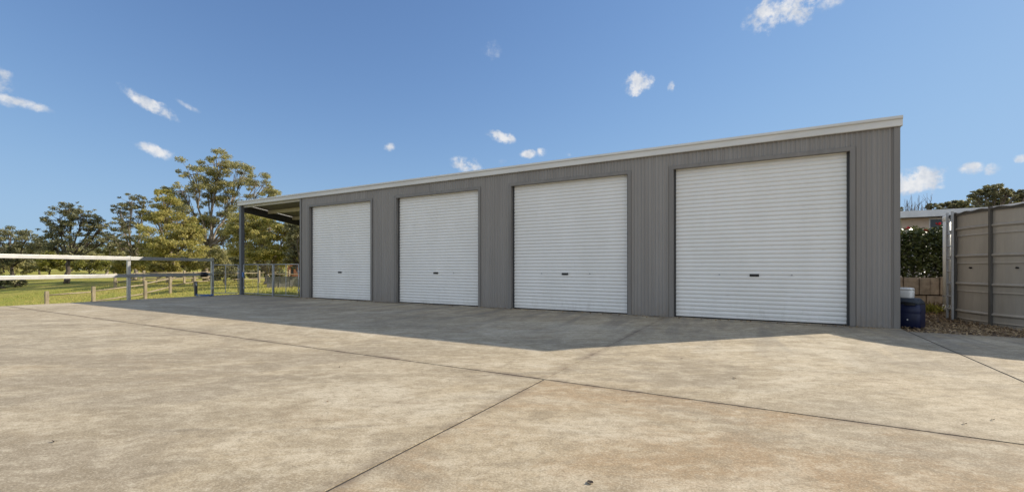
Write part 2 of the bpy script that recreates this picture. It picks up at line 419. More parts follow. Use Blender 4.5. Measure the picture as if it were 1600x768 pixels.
# pale fascia: folded profile extruded along the front edge
fp = [(-.012, 3.975), (-.062, 3.975), (-.070, 3.985), (-.070, 4.100), (-.100, 4.122), (-.100, 4.165), (-.09, 4.175), (.16, 4.150), (.16, 4.135), (-.012, 4.13)]
m = MB(); k = len(fp)
m.v = [(x, y, z) for x in (AX-.05, XR+.05) for y, z in fp]
m.f = [(i, (i+1) % k, k+(i+1) % k, k+i) for i in range(k)] + [tuple(range(k))[::-1], tuple(range(k, 2*k))]
m.build('fascia', M['fascia'], shed)
for x in (AX-.05, XR+.01):
    m = MB(); m.add([(x, -.0, 3.99), (x+.04, 0, 3.99), (x+.04, 0, 4.17), (x, 0, 4.17), (x, DEP+.2, 3.99+SLOPE*DEP), (x+.04, DEP+.2, 3.99+SLOPE*DEP), (x+.04, DEP+.2, 4.17+SLOPE*DEP), (x, DEP+.2, 4.17+SLOPE*DEP)],
      [(0,1,2,3),(7,6,5,4),(0,4,5,1),(1,5,6,2),(2,6,7,3),(3,7,4,0)])
    m.build('barge_flashing', M['fascia'], shed)
for x in (-15.2, -9.2, -3.2):
    MB().box(x, x+.055, -.0725, -.0705, 3.986, 4.099).build('fascia_joint', M['fascia'], shed)
# corner trims
for x0, x1 in ((XL-.022, XL+.075), (XR-.075, XR+.022)):
    MB().box(x0, x1, -.026, -.014, .003, HT-.03).box(x0-.001 if x0 < -10 else x1-.010, x0+.010 if x0 < -10 else x1+.001, -.0135, .10, .003, HT-.03).build('corner_trim', M['trim'], shed)
# door frames, roller doors
def roller_profile():
    p = []; s = .0945; z = .075
    while z < DH+.05:
        for f, y in ((.0, 0.009), (.07, .011), (.12, .008), (.17, -.004), (.26, -.0095), (.55, -.0125), (.84, -.0105), (.92, -.006), (.97, .004)): p.append((y, z+f*s))
        z += s
    return p
RP = roller_profile()
LABEL_DOOR = None
for i, (a, b) in enumerate(DOORS):
    fr = MB(); w = .085
    fr.box(a-w, a+.004, -.030, -.016, .003, DH+w).box(b-.004, b+w, -.030, -.016, .003, DH+w).box(a+.0045, b-.0045, -.0295, -.0165, DH-.004, DH+w-.002)
    fr.box(a-.004, a+.004, -.0155, .19, .003, DH+.004).box(b-.004, b+.004, -.0155, .19, .003, DH+.004).box(a+.0045, b-.0045, -.0155, .19, DH, DH+.006)
    fr.build('door_frame', M['trim'], shed)
    for u0, u1 in ((a+.0045, a+.045), (b-.045, b-.0045)): MB().box(u0, u1, .085, .185, .003, DH-.002).build('door_guide', M['darksteel'], shed)
    m = MB(); Y = .115; nx = 10
    rr = random.Random(i+3); sag = [rr.uniform(-.004, .004) for _ in range(nx+1)]
    for k2 in range(nx+1):
        x = a+.03+(b-a-.06)*k2/nx
        for y, z in RP: m.v.append((x, Y+y+sag[k2], min(z, DH+.03)))
    L = len(RP)
    for k2 in range(nx):
        for j in range(L-1): m.f.append((k2*L+j, (k2+1)*L+j, (k2+1)*L+j+1, k2*L+j+1))
    dr = m.build('roller_door', M['door'], shed, smooth=True)
    MB().box(a+.046, b-.046, Y-.016, Y+.02, .028, .0745).build('bottom_rail', M['whiterail'] if 0 else M['door'], dr, bevel=.004)
    MB().box(a+.046, b-.046, Y-.006, Y+.012, .004, .0275).build('rubber_seal', M['black'], dr)
    xc = (a+b)/2 - (.06 if i != 3 else 0.0); hz = 1.03
    MB().box(xc-.095, xc+.095, Y-.030, Y-.011, hz-.028, hz+.028).box(xc-.03, xc+.03, Y-.043, Y-.0305, hz-.012, hz+.012).build('handle', M['black'], dr, bevel=.004)
    for dx in (-.72, .72):
        if i == 3 or i == 2 or (i == 1 and dx > 0):
            lk = MB(); lk.tube([(xc+dx, Y-.009, hz+.01), (xc+dx, Y-.024, hz+.01)], .018, 10); lk.build('lock_pin', M['zinc'], dr)
# awning frame
for y, z in ((.06, 3.98), (DEP-.1, HT+SLOPE*DEP)):
    aw = MB(); aw.box(AX-.0, AX+.15, y-.075, y+.075, -.25, z); p = aw.build('awning_post', M['post'], shed)
    MB().box(AX-.06, AX+.21, y-.13, y+.13, -.02 if y > 1 else .0005, .0125).build('base_plate', M['darksteel'], p)
m = MB()
m.add([(AX, .14, 3.70), (AX+.09, .14, 3.70), (AX+.09, .14, 3.985), (AX, .14, 3.985), (AX, DEP, 3.70+SLOPE*DEP), (AX+.09, DEP, 3.70+SLOPE*DEP), (AX+.09, DEP, 3.985+SLOPE*DEP), (AX, DEP, 3.985+SLOPE*DEP)],
      [(0,1,2,3),(7,6,5,4),(0,4,5,1),(1,5,6,2),(2,6,7,3),(3,7,4,0)])
m.build('rafter', M['darksteel'], shed)
for i, y in enumerate((.10, 1.25, 2.5, 3.75, 5.0, 6.25, 7.6)):
    z = HT+.065+SLOPE*y
    MB().box(AX+.1, XL-.03, y, y+.012, z-.15, z).box(AX+.1, XL-.03, y+.0125, y+.06, z-.15, z-.138).build('purlin', M['purlin'] if i else M['fascia'], shed)

# ------------------------------------------------------------------ gates
def gate(name, label, a, b, h=1.33, zb=.07, mesh=True, nv=1):
    a = Vector(a); b = Vector(b); root = thing(name, tuple(a), label, 'gate', 'pipe and mesh gates')
    u = (b-a); Lg = u.length; u.normalize(); Z = Vector((0, 0, 1)); fr = MB()
    A0, B0, A1, B1 = a+Z*zb, b+Z*zb, a+Z*h, b+Z*h
    for p, q in ((A0, B0), (A1, B1), (A0, A1), (B0, B1)): fr.tube([p, q], .018, 8)
    fr.build('frame', M['zinc'], root, smooth=True)
    for i in range(nv):
        p = a.lerp(b, (i+1)/(nv+1)); MB().tube([p+Z*zb, p+Z*h], .014, 6).build('upright', M['zinc'], root)
    w = MB()
    z = zb+.1
    while z < h-.03: w.tube([a+Z*z, b+Z*z], .0018, 3, False); z += .21
    t = .1
    while t < Lg: w.tube([a+u*t+Z*zb, a+u*t+Z*h], .0018, 3, False); t += .6
    w.build('mesh', M['zinc'], root)
    for z in (.3, 1.05): MB().tube([a+Z*(z-.04), a+Z*(z+.04)], .034, 8).build('hinge', M['zinc'], root)
    return root
GA = gate('pipe_gate', 'narrow mesh gate between the white rail fence and the awning post', (-21.55, -.55, 0), (-20.52, -.02, 0), 1.33)
GB = gate('pipe_gate', 'wide mesh gate leaf hinged on the awning post', (-20.22, .06, 0), (-18.0, .03, 0), 1.34)
MB().box(-20.19, -20.06, -.05, .0, .78, 1.0).build('latch', M['bluehose'], GB, bevel=.01)
GC = gate('pipe_gate', 'mesh gate leaf beside the grey shed corner', (-16.24, -.02, 0), (-17.93, .02, 0), 1.34)
MB().box(-17.99, -17.94, -.03, .03, .0, 1.36).build('drop_bolt', M['zinc'], GC)

# ------------------------------------------------------------------ white rail fence
PF = [(-19.5, -8.2), (-20.75, -3.9), (-21.68, -.52)]
PF[0] = (PF[1][0] + 1.12, PF[1][1] - 3.95)
fence = thing('rail_fence', (PF[1][0], PF[1][1], 0), 'white two rail steel fence along the slab edge at the far side', 'fence')
for x, y in PF:
    t = MB(); t.box(x-.05, x+.05, y-.05, y+.05, -.35 if x < -20.7 else .001, 1.63); p = t.build('post', M['whiterail'], fence, bevel=.006)
    MB().box(x-.055, x+.055, y-.055, y+.055, 1.6305, 1.645).build('post_cap', M['whiterail'], p)
for z in (1.55, .90):
    for i in range(2):
        a = Vector((*PF[i], z)); b = Vector((*PF[i+1], z)); off = Vector((.078, .02, 0)); e = (b-a).normalized()
        MB().beam(a+off+e*.0, b+off-e*.004, .05, .125).build('rail', M['whiterail'], fence, bevel=.006)
q = Vector((*PF[1], .90)).lerp(Vector((*PF[2], .90)), .86) + Vector((.078, .02, 0)); e = (Vector((*PF[2], 0))-Vector((*PF[1], 0))).normalized()
tag(MB().tube([q-e*.17, q-e*.1, q+e*.1, q+e*.17], [.075, .11, .11, .075], 12).build('rail_cover', M['black'], smooth=True), 'round black rubber cover wrapped on the lower white rail', 'cover')

# tap post with coiled hose at the slab edge
tp = P(306, 461, 18.9); tp.z = 0
tap = thing('tap_post', tuple(tp), 'dark tap post standing beside the blue hose at the slab edge', 'tap')
MB().beam(tp, tp+Vector((0, 0, .62)), .09, .09).build('post', M['darksteel'], tap)
MB().tube([tp+Vector((.05, -.02, .52)), tp+Vector((.16, -.06, .52)), tp+Vector((.17, -.06, .44))], .018, 6).tube([tp+Vector((.1, -.04, .52)), tp+Vector((.1, -.04, .6))], .012, 6).build('tap', M['zinc'], tap)
hp = tp + Vector((.55, .1, 0)); pts = []
rr = random.Random(5)
for i in range(150):
    t = i/149; a = t*2*math.pi*4; rad = .17+.10*math.sin(t*9)+rr.uniform(-.02, .02)
    pts.append(hp + Vector((rad*1.7*math.cos(a), rad*math.sin(a), -.0+.018+.05*t+.01*math.sin(a*2.3))))
h = MB().tube(pts, .012, 6, True)
tag(h.build('garden_hose', M['bluehose'], smooth=True), 'loosely coiled blue garden hose on the concrete by the rail fence', 'hose')

# ------------------------------------------------------------------ paddock post and rail fence
pf = thing('paddock_fence', (-28, -4, -1), 'old timber post and rail fence crossing the grass paddock', 'fence')
pp = []
for px, d in ((73, 20.5), (146, 22.0), (227, 24.6), (266, 27.5), (304, 31), (352, 35), (405, 40), (452, 46)):
    b = P(px, HZ, d); b.z = ground_z(b.x, b.y); pp.append(b)
for i, b in enumerate(pp):
    MB().beam(b-Vector((0, 0, .15)), b+Vector((0, 0, 1.12 + (.05 if i % 2 else 0))), .14, .13).build('post', M['timber'], pf, bevel=.012)
for i in range(len(pp)-1):
    for z in (.42, .92):
        e = (pp[i+1]-pp[i]).normalized()
        MB().tube(wob([pp[i]+Vector((0, -.09, z)), pp[i].lerp(pp[i+1], .5)+Vector((0, -.09, z)), pp[i+1]+Vector((0, -.09, z-.02))], .03, rnd), [.036, .04, .034], 6).build('rail', M['timber'], pf, smooth=True)
pf2 = thing('paddock_fence', (-35, 5, -1), 'second timber fence further off in front of the trees', 'fence')
pp = []
for px, d in ((180, 33), (225, 36), (288, 38), (330, 42), (380, 47)):
    b = P(px, HZ, d); b.z = ground_z(b.x, b.y); pp.append(b)
for b in pp: MB().beam(b-Vector((0, 0, .15)), b+Vector((0, 0, 1.15)), .15, .15).build('post', M['timber'], pf2, bevel=.012)
for i in range(len(pp)-1):
    for z in (.45, .95):
        MB().tube([pp[i]+Vector((0, -.1, z)), pp[i+1]+Vector((0, -.1, z))], .055, 6).build('rail', M['timber'], pf2, smooth=True)
# grey panel fence on the lawn behind the gates
a = P(417, HZ, 30); b = P(470, HZ, 31)
a.z = ground_z(a.x, a.y); b.z = ground_z(b.x, b.y)
pn = thing('panel_fence', tuple(a), 'low grey weathered board panel on the lawn behind the mesh gates', 'fence')
for j in range(6):
    z = .08+j*.125
    MB().beam(a+Vector((0, 0, z)), b+Vector((0, 0, z)), .03, .119).build('board', M['greytimber'], pn)
for t in (0, .34, .67, 1):
    q = a.lerp(b, t)+Vector((.0, .07, 0)); MB().beam(q-Vector((0, 0, .2)), q+Vector((0, 0, .85)), .1, .1).build('post', M['greytimber'], pn)
tr = MB(); tr.beam(a+Vector((0, .05, .93)), b+Vector((0, .05, .93)), .5, .05); tr.build('top_board', M['timber'], pn)

# distant buildings
def house(name, label, px0, px1, ytop, d, wallm, roofm, depth=6, rise=.8, cat='house'):
    a = P(px0, HZ, d); b = P(px1, HZ, d); z0 = min(ground_z(a.x, a.y), ground_z(b.x, b.y))-.3; zt = 1.2+(HZ-ytop)/F*d
    root = thing(name, (a.x, a.y, z0), label, cat)
    u = Vector((b.x-a.x, b.y-a.y, 0)); L = u.length; u.normalize(); v = Vector((-u.y, u.x, 0))
    if v.dot(Vector((*FWD, 0))) < 0: v = -v
    a0 = Vector((a.x, a.y, 0)); q = lambda s, t, z: a0+u*s+v*t+Vector((0, 0, z))
    MB().add([q(0,0,z0), q(L,0,z0), q(L,depth,z0), q(0,depth,z0), q(0,0,zt), q(L,0,zt), q(L,depth,zt), q(0,depth,zt), q(0,depth/2,zt+rise), q(L,depth/2,zt+rise)],
        [(0,1,5,4), (2,3,7,6), (1,2,6,9,5), (3,0,4,8,7)]).build('wall', wallm, root)
    o = .4
    MB().add([q(-o,-o,zt-.1), q(L+o,-o,zt-.1), q(L+o,depth/2,zt+rise+.05), q(-o,depth/2,zt+rise+.05), q(L+o,depth+o,zt-.1), q(-o,depth+o,zt-.1),
              q(-o,-o,zt-.02), q(L+o,-o,zt-.02), q(L+o,depth/2,zt+rise+.15), q(-o,depth/2,zt+rise+.15), q(L+o,depth+o,zt-.02), q(-o,depth+o,zt-.02)],
        [(0,3,2,1), (3,5,4,2), (6,7,8,9), (9,8,10,11), (0,1,7,6), (4,5,11,10), (1,2,8,7), (2,4,10,8), (3,0,6,9), (5,3,9,11)]).build('roof', roofm, root)
    for t in (.22, .68):
        MB().beam(q(L*t, -.03, z0+1.2), q(L*(t+.14), -.03, z0+1.2), .05, 1.0).build('window', M['glass'], root)
    return root
house('brick_house', 'far terracotta brick house glimpsed beyond the gates under the awning', 449, 476, 410, 62, M['terracotta'], M['rustroof'], 7, .7)
house('farm_house', 'small far white farmhouse among the trees left of the near fence post', 118, 150, 409, 120, M['farwhite'], M['houseroof'], 8, 1.2)

# ------------------------------------------------------------------ trees on the left
G1 = 'paddock trees beyond the fence'
tree('gum_tree', 'tallest gum tree, its airy rounded crown rising over the awning roof', 322, [(340,256,22),(302,272,24),(378,270,24),(410,290,22),(284,298,20),(330,298,24),(365,305,26),(345,335,28),(303,338,26),(392,335,26),(350,375,28),(318,385,20),(415,318,16),(280,325,14),(428,300,10)], 46, OLIVE, 40000, (.19, .07), .36, 3, .42, clumps=6, cs=.46, group=G1)
tree('gum_tree', 'bushy yellow green gum just left of the tallest tree', 262, [(262,312,18),(246,340,22),(276,345,24),(254,375,28),(232,392,22),(288,385,26),(300,365,18),(265,400,26)], 40, GOLD, 24000, (.20, .08), .26, 5, .3, clumps=7, cs=.5, group=G1)
tree('gum_tree', 'thin wispy gum with see through crown behind the yellow green one', 210, [(205,316,14),(188,330,12),(217,334,14),(192,356,16),(210,375,16),(184,384,14),(226,318,10),(200,345,12),(176,368,10),(216,392,12)], 50, DARK, 10000, (.20, .07), .22, 8, .4, clumps=5, cs=.45, group=G1)
tree('gum_tree', 'dark open gum on a straight trunk in the left paddock', 104, [(108,326,16),(92,342,16),(130,338,16),(148,350,14),(78,362,14),(105,360,20),(142,368,18),(165,374,10),(118,385,18),(86,386,14),(160,352,9)], 41, DARK, 8500, (.21, .075), .24, 11, .42, bark=M['darkbark'], clumps=6, cs=.45, group=G1)
tree('gum_tree', 'low dark gum at the picture edge, leftmost of the paddock trees', 18, [(20,366,14),(0,380,16),(42,374,14),(-22,378,18),(30,395,18),(58,384,12),(2,402,16)], 48, DARK, 7000, (.23, .08), .22, 14, .4, bark=M['darkbark'], clumps=6, cs=.5, group=G1)
tree('wattle_tree', 'broad golden tree filling the view under the awning roof', 415, [(395,350,24),(424,352,26),(450,348,22),(410,380,24),(440,378,26),(385,385,20),(468,372,22),(432,400,20),(462,398,18),(400,402,18),(375,360,18)], 36, GOLD, 28000, (.185, .072), .22, 17, .25, clumps=7, cs=.5, group=G1)
tree('pine_tree', 'dark green tree close to the shed corner under the awning', 470, [(466,352,16),(478,372,22),(460,385,18),(482,398,20),(464,408,14)], 31, DARK, 8000, (.20, .075), .18, 19, .3, bark=M['darkbark'], clumps=7, cs=.5, group=G1)
tree('gum_tree', 'hazy far gum between the dark open gum and the wispy gum', 165, [(160,392,14),(175,380,12),(186,398,14),(148,402,12)], 75, OLIVE, 5000, (.4, .14), .25, 23, .35, clumps=6, cs=.5, group=G1)
bushes = [('rounded green bush right of the dark open gum trunk', 140, [(130,414,10),(150,410,11),(165,416,9)], 56, BUSHM),
 ('low olive bush at the left picture edge under the dark gum', 20, [(5,416,11),(28,414,10),(45,420,8)], 50, OLIVE),
 ('sprawling dark bush on the left lawn under the lower rail', 10, [(-5,440,9),(15,437,8),(30,442,7),(-20,448,10)], 38, DARK),
 ('yellow green bush behind the near white fence post', 205, [(195,412,11),(215,408,12),(185,420,8),(228,416,9)], 46, GOLD),
 ('dense green bush at the foot of the tallest gum', 300, [(285,412,12),(305,408,13),(325,414,11),(345,410,12)], 44, OLIVE),
 ('dark shadowed shrub behind the narrow gate', 350, [(340,428,9),(358,424,10),(374,430,8)], 40, DARK),
 ('dark shrub beside the terracotta house', 420, [(398,428,9),(418,424,10),(436,426,9)], 44, DARK),
 ('bright green bush beneath the wispy gum', 245, [(240,420,9),(256,416,10),(270,422,8)], 38, GOLD)]
for i, (lb, bx, lo, d, mt) in enumerate(bushes):
    tree('bush', lb, bx, lo, d, mt, 3600, (.2, .09), .07, 40+i, .35, bark=M['darkbark'], clumps=8, cs=.55, flat=.75, group='bushes under the trees', droop=.1, cat='bush', cat_trunk='stem')
mids = [('slender dark gum far behind the left rail fence', 62, [(60,388,11),(72,380,10),(50,398,12),(66,404,12)], 78, DARK),
 ('round olive tree far off between two dark gums', 40, [(36,396,13),(48,402,12),(26,406,11)], 95, OLIVE),
 ('pale green far tree right of the dark open gum', 178, [(172,398,12),(186,394,11),(196,404,11)], 88, BUSHM),
 ('far yellow tree seen low behind the near white post', 215, [(208,398,12),(222,394,11),(232,404,12)], 84, GOLD),
 ('dark far tree at the foot of the bushy yellow gum', 255, [(244,404,13),(262,402,13),(276,408,12)], 72, DARK),
 ('olive far tree low behind the tallest gum trunk', 330, [(318,402,14),(336,398,14),(352,406,13)], 70, OLIVE),
 ('far dark tree low in the gap left of the awning post', 368, [(360,410,12),(376,402,13),(388,410,12)], 66, DARK),
 ('small far dark tree low at the left picture edge', 6, [(-6,404,13),(10,400,12),(20,408,11)], 84, DARK),
 ('dense olive far tree filling the gap under the wispy gum', 200, [(184,408,12),(198,400,13),(210,410,12),(190,416,10)], 62, OLIVE),
 ('green far shrub tree between the two left gum trunks', 78, [(68,410,11),(82,404,12),(94,412,10)], 64, BUSHM),
 ('broad olive far tree between two far dark trees', 140, [(124,410,11),(138,402,12),(152,408,12)], 68, OLIVE),
 ('dark green far tree low behind the yellow green gum trunk', 270, [(256,414,11),(270,404,13),(290,412,12)], 60, DARK),
 ('sunny far shrub tree at the foot of the tallest gum trunk', 318, [(306,416,10),(320,408,12),(334,416,10)], 56, GOLD),
 ('grey green far tree low behind the dark open gum', 112, [(100,402,12),(116,398,12),(130,404,12)], 100, OLIVE)]
for i, (lb, bx, lo, d, mt) in enumerate(mids):
    tree('tree', lb, bx, lo, d, mt, 4200, (.34, .14), .16, 70+i, .3, bark=M['darkbark'], clumps=6, cs=.6, flat=.7, group='far trees across the paddock', droop=.2)
# far wood on the skyline: one mass nobody could count
rg = np.random.default_rng(77); cl = []
for k in range(260):
    px = rg.uniform(-260, 520); d = rg.uniform(130, 260); b = P(px, HZ, d); z = ground_z(b.x, b.y); hgt = rg.uniform(4, 10)
    n = 130; u = rg.normal(size=(n, 3)); u /= np.linalg.norm(u, axis=1)[:, None]; u *= (rg.random(n)**.4)[:, None]
    cl.append(np.array((b.x, b.y, z+hgt*.5)) + u*np.array((hgt*.55, hgt*.55, hgt*.5)))
w = np_mesh('far_woods', leaf_quads(np.concatenate(cl), 1.3, .7, rg, .2), 4, DARK); w['kind'] = 'stuff'
# grass blades near the slab and through the gates
cl = []
N = 42000
xy = np.stack([rg.uniform(-46, -20.75, N), rg.uniform(-14, 22, N)], 1)
keep = rg.random(N) < np.clip(9/(np.abs(xy[:, 0]+20)+6), 0, 1)
xy = xy[keep]
xy2 = np.stack([rg.uniform(-20.6, -10, 9000), rg.uniform(.3, 20, 9000)], 1); xy = np.concatenate([xy, xy2[~((xy2[:, 0] > -16.2) & (xy2[:, 1] < 8.1))]])
z = np.array([ground_z(x, y) for x, y in xy]); cen = np.column_stack([xy, z+.05])
gr = np_mesh('grass', leaf_quads(cen, .20, .022, rg, upright=.45), 4, GRASSB); gr['kind'] = 'stuff'

# ------------------------------------------------------------------ right side
# mulch bed
MB().box(2.42, 12, -.41, 6.6, -.2, -.03).build('garden_bed', M['soil'], kind='structure')
N = 18000; cen = np.column_stack([rg.uniform(2.45, 8.0, N), np.minimum(rg.uniform(-.47, 6.6, N), 6.6), rg.uniform(-.03, .03, N)])
cen[:, 2] += .06*np.exp(-((cen[:, 1]-5.5)/1.2)**2)
mu = np_mesh('mulch', leaf_quads(cen, .07, .022, rg, 0.0), 4, STRAW); mu['kind'] = 'stuff'
# retaining wall of blocks, terrace above
RWY = 6.75
rw = MB(); rr = random.Random(9)
for c_, (z0, z1) in enumerate(((-.1, .36), (.372, .92))):
    x = 2.0 + (.11 if c_ else 0)
    while x < 13:
        wd = rr.uniform(.18, .46); dy = rr.uniform(0, .05)
        rw.box(x, x+wd-.014, RWY+dy, RWY+.2, z0, z1-rr.uniform(0, .03)); x += wd
o = tag(rw.build('retaining_wall', M['wallblock'], bevel=.012), 'low tan block retaining wall below the hedge', 'wall')
MB().box(1.9, 40, RWY+.205, 60, -.4, .86).build('terrace', M['soil'], kind='structure')
# hedge
hd = thing('hedge', (5, 7.5, .86), 'dark glossy camellia hedge with red flowers above the retaining wall', 'hedge')
N = 21000
X = rg.uniform(2.0, 7.4, N); Yh = RWY+.22+1.1*rg.random(N)**1.6; top = 2.28+.045*np.sin(X*3.1)+.05*np.sin(X*7.7+1); Zh = .86+(top-.86)*rg.random(N)**.75
sprig = rg.random(N) < .06; Zh[sprig] = top[sprig]+rg.random(sprig.sum())*.16
np_mesh('foliage', leaf_quads(np.column_stack([X, Yh+rg.normal(size=N)*.04, Zh]), .115, .062, rg, .1), 4, CAMEL, hd)
st = MB()
for k in range(22):
    x = 2.1+k*.24; st.tube(wob([Vector((x, RWY+.7, .8)), Vector((x+rr.uniform(-.1, .1), RWY+.7, 1.5)), Vector((x+rr.uniform(-.2, .2), RWY+.7, 2.2))], .05, rr), [.03, .02, .01], 5)
st.build('stems', M['darkbark'], hd)
for px, py in ((1418, 357), (1466, 350), (1471, 354), (1447, 361)):
    c = P(px, py, 14.0); f = MB()
    for k in range(9):
        a = rr.uniform(0, 6.28); e = rr.uniform(-.4, 1); dv = Vector((math.cos(a)*math.cos(e), math.sin(a)*math.cos(e), math.sin(e))); sd = dv.cross(Vector((.3, .5, .8))).normalized()
        f.add([c, c+dv*.05+sd*.04, c+dv*.085, c+dv*.05-sd*.04], [(0, 1, 2, 3)])
    f.build('flower', M['petal'], hd)
# house on the terrace
HY = 17.0; hx0, hx1 = 5.9, 20.0
ho = thing('brick_bungalow', (hx0, HY, .86), 'tan brick bungalow with a flat grey roof behind the hedge', 'house')
MB().box(hx0+.12, 7.02, HY, HY+7, .8, 3.6).box(7.02, 7.72, HY, HY+7, .8, 1.9).box(7.72, hx1, HY, HY+7, .8, 3.6).build('wall', M['housewall'], ho)
wn = MB().box(7.03, 7.71, HY+.06, HY+.1, 1.91, 3.59).build('window', M['glass'], ho)
MB().box(7.03, 7.71, HY+.02, HY+.058, 3.51, 3.59).box(7.03, 7.71, HY+.02, HY+.058, 1.91, 1.98).box(7.03, 7.07, HY+.02, HY+.058, 1.985, 3.505).box(7.67, 7.71, HY+.02, HY+.058, 1.985, 3.505).build('frame', M['whiterail'], wn)
MB().add([(hx0-.3, HY-.55, 3.61), (hx1, HY-.55, 3.61), (hx1, HY+7.4, 3.9), (hx0-.3, HY+7.4, 3.9), (hx0-.3, HY-.55, 3.92), (hx1, HY-.55, 3.92), (hx1, HY+7.4, 4.2), (hx0-.3, HY+7.4, 4.2)],
   [(0,3,2,1),(4,5,6,7),(0,1,5,4),(1,2,6,5),(2,3,7,6),(3,0,4,7)]).build('roof', M['houseroof'], ho)
# water tank
TC = (6.56, 2.69, 0.0); TR = 2.6; TH = 2.45
tank = thing('water_tank', (TC[0], TC[1], 0), 'big round brown steel water tank with ribbed panels beside the driveway', 'water tank')
pr = [(TR, -.12)]
z = .07
for zz in (.22, .84, 1.46, 2.08):
    pr += [(TR-.012, zz-.185), (TR-.012, zz-.165), (TR+.012, zz-.164), (TR+.002, zz-.14), (TR, zz-.035), (TR+.02, zz-.022), (TR+.034, zz), (TR+.030, zz+.016), (TR, zz+.04)]
pr += [(TR, TH)]
MB().lathe(TC, pr, 96, False).build('wall_panels', M['tank'], tank, smooth=False)
mm = MB(); nseg = 240; o = 0
for k in range(nseg):
    t = 2*math.pi*k/nseg; w = .012*math.sin(2*math.pi*k/6)
    for r_, z_ in ((TR+.06, TH-.02+w), (TR+.06, TH+.0+w), (0.05, TH+.42)): mm.v.append((TC[0]+r_*math.cos(t), TC[1]+r_*math.sin(t), z_))
for k in range(nseg):
    k2 = (k+1) % nseg
    mm.f += [(3*k, 3*k2, 3*k2+1, 3*k+1), (3*k+1, 3*k2+1, 3*k2+2, 3*k+2)]
mm.build('roof', M['tankpost'], tank)
MB().lathe((TC[0], TC[1], 0), [(TR+.001, TH-.06), (TR+.028, TH-.06), (TR+.034, TH-.025), (TR+.001, TH-.02)], 96, False).build('rim', M['tankpost'], tank)
def AZP(px):
    q = P(px, HZ, 1.0) - Vector(CAM); q.z = 0; q.normalize(); o_ = Vector((CAM[0]-TC[0], CAM[1]-TC[1], 0)); bq = o_.dot(q); cq = o_.dot(o_)-TR*TR
    t_ = -bq - math.sqrt(bq*bq-cq); h_ = o_ + q*t_; return math.degrees(math.atan2(h_.y, h_.x))
for az in (AZP(1550), AZP(1495), 138, 246, 283, 320, 357, 34, 71, 108):
    t = R(az); c = Vector((math.cos(t), math.sin(t), 0)); p0 = Vector(TC)+c*(TR+.03)
    MB().beam(p0+Vector((0, 0, -.05)), p0+Vector((0, 0, TH+.03)), .045, .05, up=c).build('post', M['tankpost'], tank)
for az, z in ((AZP(1517), 1.20), (AZP(1590), 1.20)):
    t = R(az); c = Vector((math.cos(t), math.sin(t), 0)); p0 = Vector(TC)+c*TR+Vector((0, 0, z))
    MB().tube([p0-c*.01, p0+c*.03], .02, 8).build('bolt', M['black'], tank)
# ladder and pipe
az = R(AZP(1494)); c = Vector((math.cos(az), math.sin(az), 0)); tg = Vector((-c.y, c.x, 0)); lp = Vector(TC)+c*(TR+.11)
lad = thing('ladder', tuple(lp), 'narrow steel ladder leaning on the tank behind the cream pipe', 'ladder')
for s in (-.17, .17): MB().beam(lp+tg*s, lp+tg*s+Vector((0, 0, 2.5)), .035, .055).build('side_rail', M['zinc'], lad)
for k in range(8): MB().tube([lp+tg*-.16+Vector((0, 0, .25+k*.29)), lp+tg*.16+Vector((0, 0, .25+k*.29))], .016, 6).build('rung', M['zinc'], lad)
pb = P(1479.5, HZ, 12.0); pb.z = 0
pipe = thing('riser_pipe', tuple(pb), 'thick cream riser pipe standing by the tank', 'pipe')
MB().tube([pb+Vector((0, 0, -.1)), pb+Vector((0, 0, .06))], .05, 14).tube([pb+Vector((0, 0, .061)), pb+Vector((0, 0, 2.5))], .082, 16).build('riser', M['cream'], pipe, smooth=True)
MB().tube([pb+Vector((0, 0, .05)), pb+Vector((0, 0, .12)), pb+Vector((0, 0, .2))], [.108, .106, .084], 16).build('collar', M['cream'], pipe, smooth=True)
tt = Vector((TC[0], TC[1], 0)) - pb; tt.normalize()
MB().tube([pb+Vector((0, 0, z)) for z in (2.46, 2.465, 2.57, 2.60, 2.61)], [.083, .094, .094, .08, .02], 16).build('cap', M['cream'], pipe, smooth=True)
MB().lathe((pb.x, pb.y, .42), [(.083, 0), (.09, 0), (.09, .03), (.083, .03)], 16, False).tube([pb+Vector((0, 0, .435))+tt*.08, pb+Vector((0, 0, .435))+tt*.36], .012, 6).build('bracket', M['zinc'], pipe)
# blue drum + white container
D0 = P(1420.5, HZ, 8.95); D0.z = 0
def rrect(cx, cy, z, hx, hy, r, ang, n=6):
    out = []
    for qx, qy, a0 in ((1, 1, 0), (-1, 1, 90), (-1, -1, 180), (1, -1, 270)):
        for k in range(n+1):
            a = R(a0+90*k/n); x = qx*(hx-r)+r*math.cos(a); y = qy*(hy-r)+r*math.sin(a)
            out.append((cx+x*math.cos(ang)-y*math.sin(ang), cy+x*math.sin(ang)+y*math.cos(ang), z))
    return out
def loft(m, rings):
    o = len(m.v); n = len(rings[0])
    for r_ in rings: m.v += r_
    for i in range(len(rings)-1):
        for k in range(n): m.f.append((o+i*n+k, o+i*n+(k+1) % n, o+(i+1)*n+(k+1) % n, o+(i+1)*n+k))
    m.f.append(tuple(o+k for k in range(n))[::-1]); m.f.append(tuple(o+(len(rings)-1)*n+k for k in range(n)))
    return m
AN = R(-29)
drum = thing('plastic_drum', tuple(D0), 'dark blue plastic drum at the right corner of the shed', 'drum')
S = [(.004, .20, .165, .05), (.03, .214, .18, .06), (.27, .217, .183, .06), (.29, .212, .178, .06), (.31, .217, .183, .06), (.47, .214, .18, .06)]
loft(MB(), [rrect(D0.x, D0.y, z, a, b, r, AN) for z, a, b, r in S]).build('body', M['bluedrum'], drum, smooth=True)
S2 = [(.4705, .214, .18, .06), (.52, .203, .167, .06), (.57, .17, .14, .06), (.59, .15, .125, .06)]
